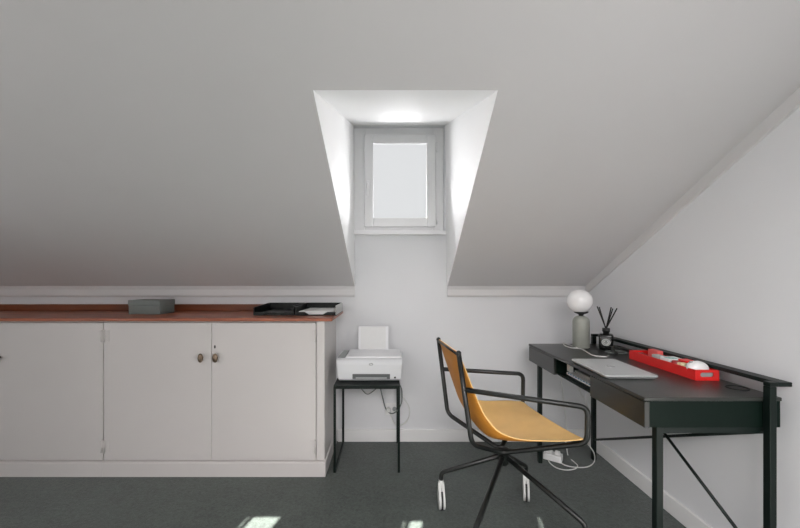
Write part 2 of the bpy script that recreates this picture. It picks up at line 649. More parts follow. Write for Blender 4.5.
def cabinet(xa, xb, doors, label, hinge_sides, right_end):
    c = thing('storage_cabinet', label, 'cabinet', ((xa + xb) / 2, (CF + CB) / 2, 0), 'built-in white cabinets')
    bm = new_bm()
    add_box(bm, xa, xb, CF, CB, 0.0, 0.917, bev=0.002)
    obj('carcass', bm, M['cabinet'], c)
    bm = new_bm()
    y0 = 2.089
    xe = xb + 0.007 if right_end else xb
    add_prism(bm, [(xa, y0, 0), (xa, CF, 0), (xa, CF, .092), (xa, y0 + .008, .086), (xa, y0, .080)], (xe - xa, 0, 0))
    if right_end:
        add_prism(bm, [(xb, CF, 0), (xe, CF, 0), (xe, CF, .080), (xb, CF, .09)], (0, CB - CF - 0.018, 0))
    obj('plinth', bm, M['cabinet'], c)
    if right_end:
        bm = new_bm()
        add_box(bm, -0.434, xb, CF - 0.016, CF, 0.092, 0.917, bev=0.002)
        obj('stile', bm, M['cabinet'], c)
    zk = EYE - (357.5 - VY) * 2.09 / F
    for (a, b, hs, kx) in doors:
        bm = new_bm()
        add_box(bm, a, b, CF - 0.018, CF, 0.094, 0.907, bev=0.003)
        d_ = obj('door', bm, M['cabinet'], c)
        hx = b - 0.004 if hs > 0 else a + 0.004
        for zz in (EYE - (336 - VY) * 2.09 / F, EYE - (447 - VY) * 2.09 / F):
            bm = new_bm()
            add_tube(bm, [(hx, CF - .021, zz - .036), (hx, CF - .021, zz + .036)], 0.0065)
            add_box(bm, min(hx, hx - hs * .028), max(hx, hx - hs * .028), CF - .0205, CF - .017, zz - .034, zz + .034, bev=.001)
            obj('hinge', bm, M['cabinet'], d_)
        bm = new_bm()
        add_tube(bm, [(kx, CF - .019, zk), (kx, CF - .036, zk)], 0.007)
        t = bmesh.new()
        bmesh.ops.create_uvsphere(t, u_segments=16, v_segments=10, radius=1)
        for v in t.verts:
            v.co = Vector((kx + v.co.x * .016, CF - .042 + v.co.y * .010, zk + v.co.z * .027))
        for f in t.faces:
            f.smooth = True
        merge(bm, t)
        obj('knob', bm, M['knob'], d_)
        if kx > -1.06 and kx < -1.0:
            bm = new_bm()
            zz = EYE - (347 - VY) * 2.09 / F
            for (w_, h_, yy) in ((.0045, .010, .0215),):
                ring = [(kx - .012 + w_ * math.cos(2 * PI * k / 12), CF - .0175, zz + h_ * math.sin(2 * PI * k / 12)) for k in range(12)]
                add_prism(bm, ring, (0, -.003, 0))
            obj('keyhole', bm, M['dark_gap'], d_)
    return c


cabinet(-1.692, -0.387, [(-1.6905, -1.0545, -1, -1.108), (-1.0525, -0.438, 1, -1.022)],
        'white built-in cabinet with two full doors and oval knobs, under the grey box and trays', None, True)
cabinet(-2.988, -1.694, [(-2.328, -1.6955, 1, -2.302), (-2.985, -2.330, -1, -2.36)],
        'white built-in cabinet at the left edge of the photo, its doors cut by the frame', None, False)

wt = thing('cabinet_worktop', 'long varnished orange-brown wooden worktop over the white cabinets', 'worktop', (-1.66, 2.31, 0.9175))
bm = new_bm()
add_box(bm, -2.988, -0.337, 2.073, D, 0.9175, 0.9365, bev=0.005, seg=3)
obj('top_board', bm, M['wood'], wt)
bm = new_bm()
add_box(bm, -2.988, -0.42, D - 0.022, D, 0.9367, 0.985, bev=0.003)
obj('backsplash', bm, M['wood_dark'], wt)

# grey box on the worktop
ZW = 0.9365
sb = thing('storage_box', 'small grey lidded box alone on the wooden worktop', 'box', (-1.58, 2.36, ZW))
mt = Matrix.Translation((-1.578, 2.355, ZW)) @ Matrix.Rotation(math.radians(-4), 4, 'Z')
bm = new_bm()
add_box(bm, -.106, .106, -.07, .07, 0.0005, 0.062, bev=.002, mtx=mt)
obj('box_body', bm, M['tin'], sb)
bm = new_bm()
add_box(bm, -.109, .109, -.073, .073, 0.058, 0.092, bev=.003, mtx=mt)
obj('box_lid', bm, M['tin'], sb)


# letter trays
def letter_tray(xa, xb, y0, y1, label, right_sheen):
    t = thing('letter_tray', label, 'tray', ((xa + xb) / 2, (y0 + y1) / 2, ZW), 'dark letter trays on the worktop')
    z0 = ZW + 0.0005
    bm = new_bm()
    add_box(bm, xa, xb, y0, y1, z0, z0 + .005)
    obj('tray_floor', bm, M['tray_black'], t)
    bm = new_bm()
    add_box(bm, xa, xb, y1 - .005, y1, z0 + .005, z0 + .062, bev=.001)
    obj('back_panel', bm, M['tray_black'], t)
    for s, xx in ((0, xa), (1, xb - .006)):
        bm = new_bm()
        add_prism(bm, [(xx, y0, z0 + .005), (xx, y1 - .005, z0 + .005), (xx, y1 - .005, z0 + .062), (xx, y0 + .0, z0 + .062 if s else z0 + .05)], (.006, 0, 0))
        o = obj('side_panel', bm, M['tray_sheen'] if (s and right_sheen) else M['tray_black'], t)
        if s and right_sheen:
            o['label'] = 'dark side panel coloured pale grey for its sheen'
    wl = (xb - xa) * .34
    for (a, b) in ((xa + .006, xa + wl), (xb - wl, xb - .006)):
        bm = new_bm()
        add_prism(bm, [(a, y0, z0 + .005), (b, y0, z0 + .005), (b - (.03 if a < xa + .1 else 0), y0, z0 + .022), (a + (.03 if a > xa + .1 else 0), y0, z0 + .022)], (0, .004, 0))
        obj('front_lip', bm, M['tray_black'], t)
    return t


letter_tray(-0.853, -0.600, 2.215, 2.50, 'dark open letter tray, the left one of the two on the worktop', False)
letter_tray(-0.592, -0.334, 2.215, 2.50, 'dark open letter tray with a side coloured pale as sheen at the worktop end, holding white sheets', True)
bm = new_bm()
for k in range(5):
    a = math.radians(random.uniform(-4, 4))
    add_box(bm, -.105, .105, -.135, .135, k * .004, k * .004 + .0037,
            mtx=Matrix.Translation((-.462, 2.365, ZW + .0062)) @ Matrix.Rotation(a, 4, 'Z'))
tag(obj('paper_stack', bm, M['paper']), 'white sheets lying in the letter tray at the worktop end', 'paper')
bm = new_bm()
for k in range(3):
    add_box(bm, -.095, .095, -.13, .13, k * .004, k * .004 + .0037, mtx=Matrix.Translation((-.724, 2.36, ZW + .0062)))
tag(obj('notepad', bm, M['tray_black']), 'dark folder lying in the left letter tray', 'folder')

# ------------------------------------------------------------------ printer table
TZ = 0.5245
st = thing('side_table', 'small black metal table with thin legs, carrying the white printer', 'table', (-0.14, 2.34, 0))
tx0, tx1, ty0, ty1 = -0.340, 0.060, 2.135, 2.532
bm = new_bm()
add_box(bm, tx0, tx1, ty0, ty1, TZ - .008, TZ, bev=.002)
obj('table_top', bm, M['dark_metal'], st)
bm = new_bm()
b = .014
add_box(bm, tx0, tx1, ty0, ty0 + b, TZ - .021, TZ - .008)
add_box(bm, tx0, tx1, ty1 - b, ty1, TZ - .021, TZ - .008)
add_box(bm, tx0, tx0 + b, ty0 + b, ty1 - b, TZ - .021, TZ - .008)
add_box(bm, tx1 - b, tx1, ty0 + b, ty1 - b, TZ - .021, TZ - .008)
obj('top_frame', bm, M['dark_metal'], st)
for xx in (tx0, tx1 - b):
    for yy in (ty0, ty1 - b):
        bm = new_bm()
        add_box(bm, xx, xx + b, yy, yy + b, 0.0, TZ - .021)
        obj('leg', bm, M['dark_metal'], st)
for xx in (tx0, ):
    bm = new_bm()
    add_box(bm, xx + .002, xx + b - .002, ty0 + b, ty1 - b, 0.0, .010)
    obj('floor_bar', bm, M['dark_metal'], st)

# printer
pr = thing('printer', 'white desktop printer on the small black metal table', 'printer', (-0.13, 2.34, TZ))
fx0, fx1 = -0.336, 0.080
fy = 2.205
z0 = TZ + .004
bm = new_bm()
prof = [(fy + .018, z0), (fy, z0 + .012), (fy - .0, z0 + .105), (fy + .012, z0 + .128), (fy + .03, z0 + .140), (2.46, z0 + .140), (2.475, z0 + .12), (2.475, z0)]
xa0, xb0 = fx0 + .022, fx1 - .022
t = bmesh.new()
add_prism(t, [(fx0, y, z) for (y, z) in prof], (fx1 - fx0, 0, 0))
for v in t.verts:         # the case narrows towards its foot
    k = 1 - min(1, max(0, (v.co.z - z0) / .12))
    v.co.x += (1 if v.co.x < -.13 else -1) * .016 * k
bmesh.ops.bevel(t, geom=list(t.edges), offset=.005, segments=2, profile=.5, affect='EDGES')
merge(bm, t)
obj('printer_body', bm, M['printer'], pr)
bm = new_bm()
add_box(bm, xa0 + .004, xb0 - .002, fy + .02, 2.465, TZ, TZ + .006)
obj('foot_pad', bm, M['dark_rubber'], pr)
bm = new_bm()
zt = z0 + .1405
add_prism(bm, [(fx0 + .058, fy + .022, zt), (fx1 - .008, fy + .022, zt), (fx1 - .014, 2.455, zt), (fx0 + .062, 2.455, zt)], (0, 0, .010))
bmesh.ops.bevel(bm, geom=list(bm.edges), offset=.003, segments=2, profile=.5, affect='EDGES')
obj('scanner_lid', bm, M['printer_lid'], pr)
bm = new_bm()
add_prism(bm, [(fx0 + .008, fy + .022, zt), (fx0 + .053, fy + .022, zt), (fx0 + .057, 2.44, zt), (fx0 + .02, 2.44, zt)], (0, 0, .007))
bmesh.ops.bevel(bm, geom=list(bm.edges), offset=.002, segments=2, profile=.5, affect='EDGES')
o = obj('control_panel', bm, M['grey_plastic'], pr)
o['label'] = 'grey control strip'
bm = new_bm()
add_prism(bm, [(-.222, 2.476, z0 + .12), (-.012, 2.476, z0 + .12), (-.012, 2.508, z0 + .302), (-.222, 2.508, z0 + .302)], (0, .006, 0))
obj('paper_support', bm, M['printer_lid'], pr)
bm = new_bm()
add_prism(bm, [(-.205, 2.4735, z0 + .14), (-.03, 2.4735, z0 + .14), (-.03, 2.5015, z0 + .30), (-.205, 2.5015, z0 + .30)], (0, -.0015, 0))
obj('loaded_paper', bm, M['paper'], pr)


def pf(px, py, dy=0.0):
    return P(px, py, fy + dy)


a, b_ = pf(352.5, 379), pf(390, 374)
bm = new_bm()
add_box(bm, a.x, b_.x, fy - .004, fy + .002, a.z, b_.z, bev=.0018)
sl = obj('output_slot', bm, M['slot'], pr)
bm = new_bm()
add_box(bm, a.x + .02, b_.x - .02, fy - .008, fy - .0035, a.z, a.z + .012, bev=.001)
obj('output_tray', bm, M['grey_plastic'], sl)
c = pf(395, 377.5)
bm = new_bm()
ring = [(c.x + .006 * math.cos(k * PI / 8), fy - .0005, c.z + .006 * math.sin(k * PI / 8)) for k in range(16)]
add_prism(bm, ring, (0, -.003, 0))
obj('power_button', bm, M['dark_rubber'], pr)


def text_obj(name, body, size, loc, rot, m, parent):
    cu = bpy.data.curves.new(name, 'FONT')
    cu.body = body
    cu.size = size
    cu.align_x = 'CENTER'
    cu.align_y = 'CENTER'
    cu.extrude = .0004
    o = bpy.data.objects.new(name, cu)
    COL.objects.link(o)
    o.rotation_euler = rot
    dg = bpy.context.evaluated_depsgraph_get()
    me = bpy.data.meshes.new_from_object(o.evaluated_get(dg))
    bpy.data.objects.remove(o)
    me.materials.clear()
    me.materials.append(m)
    o = bpy.data.objects.new(name, me)
    COL.objects.link(o)
    o.rotation_euler = rot
    o.parent = parent
    o.location = Vector(loc) - world_loc(parent)
    return o


c = pf(371, 364.3)
bm = new_bm()
ring = [(c.x + .0135 * math.cos(k * PI / 12), fy - .0003, c.z + .0085 * math.sin(k * PI / 12)) for k in range(24)]
add_prism(bm, ring, (0, -.0012, 0))
lg = obj('logo_badge', bm, M['grey_plastic'], pr)
text_obj('logo_letters', 'hp', .014, (c.x, fy - .0021, c.z), (PI / 2, 0, 0), M['printer_lid'], lg)

# wall outlet and cables by the printer
ou = thing('wall_outlet', 'white double wall outlet low on the back wall behind the printer table', 'outlet', (bx(391.5), D, bz(409)))
oc = (bx(391.5), bz(408.5))
bm = new_bm()
add_box(bm, oc[0] - .045, oc[0] + .045, D - .011, D - .0005, oc[1] - .042, oc[1] + .042, bev=.003)
obj('outlet_plate', bm, M['trim'], ou)
for s in (-1, 1):
    bm = new_bm()
    ring = [(oc[0] + s * .021 + .015 * math.cos(k * PI / 10), D - .0108, oc[1] + .017 * math.sin(k * PI / 10)) for k in range(20)]
    add_prism(bm, ring, (0, -.0015, 0))
    obj('socket', bm, M['grey_plastic'], ou)


def cable(name, pts, r, m, label, cat='cable', plug=None, plug_m=None, group=None):
    bm = new_bm()
    add_tube(bm, spline(pts, 8), r, 8)
    o = tag(obj(name, bm, m), label, cat, group)
    if plug:
        b2 = new_bm()
        add_box(b2, *plug, bev=.004)
        obj('plug', b2, plug_m or m, o)
    return o


yb = D - .018
cable('power_cable', [P(380.5, 379, 2.49), P(380.5, 388, 2.50), P(383, 399, yb - .01), P(386, 409, yb - .012), P(391, 413.5, yb - .02), P(397, 411, yb - .02),
                      P(401, 404, yb - .02), P(402, 397, yb - .01), P(401.5, 389, 2.52), P(399.5, 384.5, 2.535)], .0042, M['grey_cable'],
      'grey cable drooping below the printer table in front of the outlet', plug=None)
cable('power_cable', [P(400.5, 395, yb), P(406, 401, yb), P(409.5, 410, yb), P(408, 419, yb), P(402, 425, yb), P(395, 424, yb), P(391, 416, yb), P(390, 410, D - .03)], .0042,
      M['white_cable'], 'white cable looping on the wall from the outlet to the right of the table',
      plug=(oc[0] - .036, oc[0] - .008, D - .042, D - .0125, oc[1] - .014, oc[1] + .014))
cable('usb_cable', [P(353, 377, 2.48), P(362, 389.5, 2.47), P(367, 394, 2.46), P(372, 392, 2.46), P(378, 386.5, 2.47), P(380, 382, 2.48)], .0035, M['grey_cable'],
      'thin grey cable sagging just under the printer tabletop')

# ------------------------------------------------------------------ desk
dk = thing('desk', 'dark wooden desk with black metal frame against the right wall', 'desk', (1.13, 1.76, 0))
dx0, dx1, dy0, dy1 = 0.890, 1.372, 1.242, 2.280
zb = 0.644
bm = new_bm()
add_box(bm, dx0, dx1, dy0, dy1, .737, .75, bev=.002)
obj('desktop', bm, M['desk'], dk)
bm = new_bm()
add_box(bm, dx0 + .012, dx1 - .002, dy0 + .004, dy0 + .020, zb, .737, bev=.001)       # near side
add_box(bm, dx0 + .012, dx1 - .002, dy1 - .020, dy1 - .004, zb, .737, bev=.001)       # far side
add_box(bm, dx1 - .018, dx1 - .002, dy0 + .020, dy1 - .020, zb, .737)                 # back
add_box(bm, dx0 + .022, dx1 - .018, dy0 + .020, dy1 - .020, zb, zb + .010)            # floor
for yy in (1.585, 1.930):
    add_box(bm, dx0 + .012, dx1 - .018, yy - .007, yy + .007, zb + .010, .737)
obj('case', bm, M['desk_shaded'], dk)
for (a, b_) in ((dy0 + .002, 1.583), (1.934, dy1 - .002)):
    bm = new_bm()
    add_box(bm, dx0 + .002, dx0 + .020, a, b_, zb - .001, .734, bev=.0015)
    add_box(bm, dx0 + .0225, dx1 - .06, a + .022, b_ - .012, zb + .0105, .715)
    obj('drawer', bm, M['desk'], dk)
lt = .024
legx = (.939, 1.303)
legy = (1.250, 2.242)
for xx in legx:
    for yy in legy:
        top = zb if xx < 1 else .794
        bm = new_bm()
        if xx < 1:
            add_box(bm, xx, xx + lt, yy, yy + lt, 0, top - .0, bev=.002)
        else:
            # the rear legs stand against the case end and carry the rail
            y_ = dy0 - lt - .001 if yy < 2 else dy1 + .001
            add_box(bm, xx, xx + lt, y_, y_ + lt, 0, top, bev=.002)
        obj('leg', bm, M['dark_metal'], dk)
for k, yy in enumerate(legy):
    bm = new_bm()
    add_box(bm, legx[0] + lt, legx[1] + lt, yy + .002, yy + lt - .002, zb - .024, zb - .001, bev=.002)
    obj('crossbar', bm, M['dark_metal'], dk)
bm = new_bm()
add_box(bm, 1.333, 1.380, dy0 - lt - .001, dy1 + lt + .001, .7945, .810, bev=.002)
rail = obj('rail', bm, M['dark_metal'], dk)
for y_ in (dy0 - lt - .001, dy1 + .001):
    bm = new_bm()
    add_box(bm, legx[1], 1.333, y_, y_ + lt, .7945, .810, bev=.002)
    obj('bracket', bm, M['dark_metal'], rail)
bm = new_bm()
add_tube(bm, [(1.312, 2.275, .135), (1.312, 1.235, .635)], .0065, 8)
obj('brace', bm, M['dark_metal'], dk)
bm = new_bm()
add_tube(bm, [(1.300, 2.035, .642), (1.300, 1.228, .166)], .0065, 8)
obj('brace', bm, M['dark_metal'], dk)
gc = on_z(737.5, 388.3, .75)
bm = new_bm()
add_tube(bm, [(gc.x + .034 * math.cos(k * PI / 14), gc.y + .030 * math.sin(k * PI / 14), .7512) for k in range(28)], .003, 6, closed=True)
obj('cable_grommet', bm, M['black'], dk)

# things in the desk's open compartment
zf = zb + .0105
bm = new_bm()
add_box(bm, .945, 1.155, 1.61, 1.90, zf, zf + .014, bev=.002)
mg = tag(obj('magazine', bm, M['paper']), 'white magazine with blue dashes lying in the open desk compartment', 'magazine')
bm = new_bm()
for k in range(11):
    yy = 1.625 + k * .0245
    add_box(bm, .9435, .9452, yy, yy + .014, zf + .009, zf + .0135)
obj('printed_edge', bm, M['blue'], mg)
bm = new_bm()
add_box(bm, .975, 1.17, 1.625, 1.875, zf + .0142, zf + .030, bev=.002)
tag(obj('notebook', bm, M['grey_plastic']), 'grey notebook on the magazine in the open desk compartment', 'notebook')
bm = new_bm()
add_box(bm, .955, .975, 1.885, 1.918, zf + .0145, zf + .055, bev=.003)
tag(obj('charger', bm, M['white_plastic']), 'small white charger at the far end of the open desk compartment', 'charger')

# ------------------------------------------------------------------ things on the desk
ZD = .7503
lx, ly = 1.157, 2.150
la = thing('table_lamp', 'table lamp with white globe on a rounded grey base at the desk\'s far end', 'lamp', (lx, ly, ZD))
bm = new_bm()
pf_ = [(0, ZD), (.042, ZD), (.0465, ZD + .005)]
for k in range(9):
    a = k / 8 * PI / 2
    pf_.append((.0115 + .035 * math.cos(a), ZD + .157 + .035 * math.sin(a)))
pf_.append((0, ZD + .192))
add_lathe(bm, pf_, 40, lx, ly)
obj('lamp_base', bm, M['lamp_body'], la)
bm = new_bm()
add_lathe(bm, [(0, ZD + .1925), (.012, ZD + .1925), (.014, ZD + .2), (.036, ZD + .210), (.042, ZD + .218), (0, ZD + .218)], 32, lx, ly)
obj('collar', bm, M['black'], la)
bm = new_bm()
rg = .0715
zg = ZD + .209 + rg
add_lathe(bm, [(rg * math.sin(PI * k / 24), zg - rg * math.cos(PI * k / 24)) for k in range(25)], 40, lx - .009, ly)
gl = obj('globe_shade', bm, M['globe'], la)
bm = new_bm()
pts = [on_z(569, 345, ZD + .003), on_z(565.5, 343.6, ZD + .003), on_z(563.2, 343.0, ZD + .003), on_z(565, 345.6, ZD + .003), on_z(571, 347.8, ZD + .003),
       on_z(580, 348.6, ZD + .003), on_z(586, 351.5, ZD + .003), on_z(591.5, 354.8, ZD + .003), on_z(598, 356.2, ZD + .003), on_z(607, 357.0, ZD + .003)]
pts = [Vector((lx - .04, ly - .03, ZD + .006))] + pts[1:]
add_tube(bm, spline(pts, 6), .003, 8)
obj('lamp_cable', bm, M['white_cable'], la)

rx, ry = 1.278, 2.10
rd = thing('reed_diffuser', 'black square reed diffuser bottle with dark sticks beside the globe lamp', 'diffuser', (rx, ry, ZD))
bm = new_bm()
RD = Matrix.Translation((rx, ry, 0)) @ Matrix.Rotation(math.radians(-31), 4, 'Z')
add_box(bm, -.0375, .0375, -.0375, .0375, ZD, ZD + .092, bev=.012, seg=4, mtx=RD)
for f in bm.faces:
    f.smooth = True
obj('bottle', bm, M['black_glass'], rd)
bm = new_bm()
add_lathe(bm, [(0, ZD + .088), (.016, ZD + .088), (.016, ZD + .102), (.020, ZD + .104), (.020, ZD + .124), (.010, ZD + .124), (.010, ZD + .121), (0, ZD + .121)], 24, rx, ry)
obj('neck', bm, M['black'], rd)
bm = new_bm()
lc = ZD + .045
ring = [RD @ Vector((.0225 * math.cos(k * PI / 16), -.0377, lc + .020 * math.sin(k * PI / 16))) for k in range(32)]
add_prism(bm, ring, RD.to_3x3() @ Vector((0, -.0008, 0)))
lb = obj('label_plate', bm, M['label_grey'], rd)
bm = new_bm()
for (rr, r2) in ((.019, .0145),):
    add_tube(bm, [RD @ Vector((rr * .85 * math.cos(k * PI / 12), -.0388, lc + r2 * math.sin(k * PI / 12))) for k in range(24)], .0009, 6, closed=True)
add_box(bm, -.009, .009, -.0393, -.0385, lc - .002, lc + .001, mtx=RD)
add_box(bm, -.006, .006, -.0393, -.0385, lc - .007, lc - .005, mtx=RD)
add_box(bm, -.0035, .0035, -.0393, -.0385, lc + .004, lc + .010, mtx=RD)
obj('emblem', bm, M['black'], lb)
tips = [(597.2, 306.5, -.02), (599.2, 307, .015), (611.2, 307.2, .01), (612.8, 308.5, -.02), (617, 308.3, .02)]
for (px, py, dy) in tips:
    tip = P(px, py, ry + dy)
    k = (px - 606) / 12
    bm = new_bm()
    add_tube(bm, [Vector((rx + .006 * k - (.004 * k), ry + dy * .1, ZD + .1215)), tip], .0033, 6)
    obj('reed', bm, M['reed'], rd)

# laptop
lp = thing('laptop', 'closed silver laptop lying near the front edge of the dark desk', 'laptop', (1.006, 1.617, ZD))
mt = Matrix.Translation((1.0055, 1.617, ZD)) @ Matrix.Rotation(math.radians(-2.2), 4, 'Z')


def rrect(w, h, r, n=5):
    out = []
    for (cx, cy, a0) in ((w / 2 - r, h / 2 - r, 0), (-w / 2 + r, h / 2 - r, 1), (-w / 2 + r, -h / 2 + r, 2), (w / 2 - r, -h / 2 + r, 3)):
        for k in range(n + 1):
            a = (a0 + k / n) * PI / 2
            out.append((cx + r * math.cos(a), cy + r * math.sin(a)))
    return out


bm = new_bm()
lo_ = [bm.verts.new(mt @ Vector((x, y, .0012))) for (x, y) in rrect(.195, .292, .010)]
hi_ = [bm.verts.new(mt @ Vector((x, y, .0100))) for (x, y) in rrect(.213, .310, .010)]
bm.faces.new(lo_)
bm.faces.new(hi_)
for k in range(len(lo_)):
    bm.faces.new((lo_[k], lo_[(k + 1) % len(lo_)], hi_[(k + 1) % len(lo_)], hi_[k]))
obj('laptop_base', bm, M['alu'], lp)
bm = new_bm()
add_prism(bm, [mt @ Vector((x, y, .0100)) for (x, y) in rrect(.208, .305, .010)], (0, 0, .0012))
add_prism(bm, [mt @ Vector((x, y, .0002)) for (x, y) in rrect(.185, .28, .010)], (0, 0, .0010))
obj('seal', bm, M['dark_rubber'], lp)
bm = new_bm()
add_prism(bm, [mt @ Vector((x, y, .0112)) for (x, y) in rrect(.213, .310, .010)], (0, 0, .0050))
bmesh.ops.bevel(bm, geom=[e for e in bm.edges if abs(e.verts[0].co.z - e.verts[1].co.z) < 1e-5 and e.verts[0].co.z > ZD + .015], offset=.002, segments=2, affect='EDGES')
ld = obj('laptop_lid', bm, M['alu'], lp)
# bitten apple mark on the lid, seen from the wall side
bm = new_bm()
ap = []
for k in range(40):
    a = 2 * PI * k / 40
    r = .017 * (1 + .08 * math.cos(2 * a + PI)) - .0025 * math.exp(-((a - PI / 2) / .35) ** 2) - .0015 * math.exp(-((a - 1.5 * PI) / .3) ** 2)
    x, y = r * math.cos(a), r * math.sin(a)
    dx, dy = x - .022, y - .002
    dd = math.hypot(dx, dy)
    if dd < .010:
        x, y = .022 + dx / dd * .010, .002 + dy / dd * .010
    ap.append((x, y))
R90 = Matrix.Rotation(math.radians(90), 4, 'Z')
add_prism(bm, [mt @ R90 @ Vector((x, y, .01625)) for (x, y) in ap], (0, 0, .0003))
leaf = [(.000, .0185), (.002, .024), (.008, .027), (.007, .021)]
add_prism(bm, [mt @ R90 @ Vector((x, y, .01625)) for (x, y) in leaf], (0, 0, .0003))
obj('logo', bm, M['alu_logo'], ld)

# red tray and what it holds
tr = thing('desk_tray', 'long red open tray full of small supplies on the desk along the wall', 'tray', (1.289, 1.656, ZD))
tx0, tx1, ty0, ty1, th = 1.245, 1.343, 1.447, 1.848, .0438
tw = .004
bm = new_bm()
add_box(bm, tx0, tx1, ty0, ty1, ZD + .0003, ZD + .004)
add_box(bm, tx0, tx0 + tw, ty0, ty1, ZD + .004, ZD + th, bev=.0008)
add_box(bm, tx1 - tw, tx1, ty0, ty1, ZD + .004, ZD + th, bev=.0008)
obj('tray_shell', bm, M['red'], tr)
for (ya, yb_) in ((ty0, ty0 + tw), (ty1 - tw, ty1)):
    bm = new_bm()
    hx0, hx1, hz0, hz1 = tx0 + .020, tx1 - .022, ZD + .015, ZD + .033
    add_box(bm, tx0 + tw, hx0, ya, yb_, ZD + .004, ZD + th)
    add_box(bm, hx1, tx1 - tw, ya, yb_, ZD + .004, ZD + th)
    add_box(bm, hx0, hx1, ya, yb_, ZD + .004, hz0)
    add_box(bm, hx0, hx1, ya, yb_, hz1, ZD + th)
    for (cx, s) in ((hx0, 1), (hx1, -1)):      # rounded slot ends
        for q in (0, 1):
            zc_ = hz0 if q == 0 else hz1
            sg = 1 if q == 0 else -1
            poly = [(cx, ya, zc_)]
            for k in range(6):
                a = k / 5 * PI / 2
                poly.append((cx + s * .009 * (1 - math.cos(a)), ya, zc_ + sg * .009 * (1 - math.sin(a))))
            add_prism(bm, poly, (0, yb_ - ya, 0))
    obj('end_panel', bm, M['red'], tr)
zi = ZD + .0043
bm = new_bm()
add_box(bm, 1.296, 1.326, 1.722, 1.784, zi, zi + .060, bev=.002, mtx=None)
o = tag(obj('card_packet', bm, M['pink']), 'coral pink packet standing at the far end of the red tray', 'packet')
bm = new_bm()
add_tube(bm, [(1.270 + .014 * math.cos(k * PI / 10), 1.77 + .03 * math.sin(k * PI / 10), zi + .006 + .018 * (1 + .35 * math.sin(k * PI / 5))) for k in range(20)], .006, 8, closed=True)
tag(obj('cord_coil', bm, M['dark_red']), 'dark red coil of cord in the far end of the red tray', 'cord')
bm = new_bm()
add_box(bm, 1.2515, 1.284, 1.655, 1.700, zi, zi + .052, bev=.004)
tag(obj('eraser_block', bm, M['label_grey']), 'pale grey block in the red tray next to the coral packet', 'block')
ts = thing('supply_box', 'pale box with teal stripes near the middle of the red tray', 'box', (1.280, 1.62, zi))
bm = new_bm()
add_box(bm, 1.252, 1.318, 1.590, 1.648, zi, zi + .052, bev=.003)
obj('box_body', bm, M['white_plastic'], ts)
bm = new_bm()
for k in range(3):
    add_box(bm, 1.256 + k * .014, 1.263 + k * .014, 1.594, 1.632 - .006 * k, zi + .0518, zi + .0526)
add_box(bm, 1.262, 1.30, 1.5892, 1.5902, zi + .036, zi + .046)
obj('teal_stripes', bm, M['teal'], ts)
bm = new_bm()
add_lathe(bm, [(0, zi), (.015, zi), (.016, zi + .003), (.016, zi + .046), (.013, zi + .05), (0, zi + .05)], 20, 1.263, 1.568)
tag(obj('glue_stick', bm, M['dark_red']), 'dark red capped stick upright beside the teal striped box', 'glue stick')
bm = new_bm()
add_box(bm, 1.284, 1.326, 1.538, 1.584, zi, zi + .056, bev=.004)
tag(obj('red_tin', bm, M['red']), 'glossy red tin against the wall side of the red tray', 'tin')
bm = new_bm()
add_box(bm, 1.2505, 1.282, 1.522, 1.548, zi, zi + .048, bev=.003)
tag(obj('sticky_note_pad', bm, M['cream']), 'cream pad of notes between the red stick and white mouse', 'note pad')
bm = new_bm()
add_box(bm, 1.2505, 1.327, 1.455, 1.518, zi, zi + .032, bev=.003)
tag(obj('pencil_case', bm, M['grey_plastic']), 'grey case lying under the white mouse in the red tray', 'case')
ms = thing('computer_mouse', 'white domed computer mouse at the near end of the red tray', 'mouse', (1.287, 1.488, zi + .0325))
bm = new_bm()
t = bmesh.new()
bmesh.ops.create_uvsphere(t, u_segments=24, v_segments=16, radius=1)
for v in t.verts:
    z = max(v.co.z, -.15)
    v.co = Vector((1.287 + v.co.x * .043, 1.488 + v.co.y * .031, zi + .0372 + z * .030))
for f in t.faces:
    f.smooth = True
merge(bm, t)
obj('mouse_shell', bm, M['white_plastic'], ms)
bm = new_bm()
add_tube(bm, [(1.262, 1.4835, zi + .0622), (1.262, 1.4925, zi + .0622)], .0045, 12)
obj('scroll_wheel', bm, M['grey_plastic'], ms)

# cables lying at the back of the desk
c = on_z(616.5, 353, ZD)
bm = new_bm()
add_tube(bm, [(c.x + .055 * math.cos(k * PI / 16), c.y + .040 * math.sin(k * PI / 16), ZD + .0055 + .001 * math.sin(k * PI / 8)) for k in range(32)], .0042, 8, closed=True)
tag(obj('cable_coil', bm, M['grey_cable']), 'grey oval loop of cable on the desk in front of the diffuser', 'cable')
cable('headphone_band', [(1.235, 1.935, ZD + .009), (1.245, 1.985, ZD + .018), (1.275, 2.015, ZD + .030), (1.305, 1.985, ZD + .026), (1.325, 1.925, ZD + .018), (1.326, 1.885, ZD + .009)], .0085, M['black'],
      'black curved band lying behind the far end of the red tray', 'headphones')

# ------------------------------------------------------------------ chair
ch = thing('swivel_chair', 'mustard leather swivel armchair with black tube frame at the desk', 'chair', (0.53, 1.66, 0))
HUB = Vector((0.530, 1.660, 0.352))
near = dict(top=(.2957, 1.53, .845), bot=(.353, 1.53, .452), hub=(.520, 1.645, .360), fb=(.795, 1.43, .503), ft=(.797, 1.43, .648), ab=(.319, 1.53, .688))
far = dict(top=(.257, 1.88, .845), bot=(.3055, 1.88, .452), hub=(.520, 1.675, .360), fb=(.728, 1.945, .480), ft=(.730, 1.945, .645), ab=(.279, 1.88, .688))
R_T = .0108
for s in (near, far):
    bm = new_bm()
    add_tube(bm, fillet([s['top'], s['bot'], s['hub'], s['fb'], s['ft'], s['ab']], .035, 6), R_T, 12)
    obj('side_frame', bm, M['chair_metal'], ch)


def lerp(a, b, t):
    return tuple(a[i] + (b[i] - a[i]) * t for i in range(len(a)))


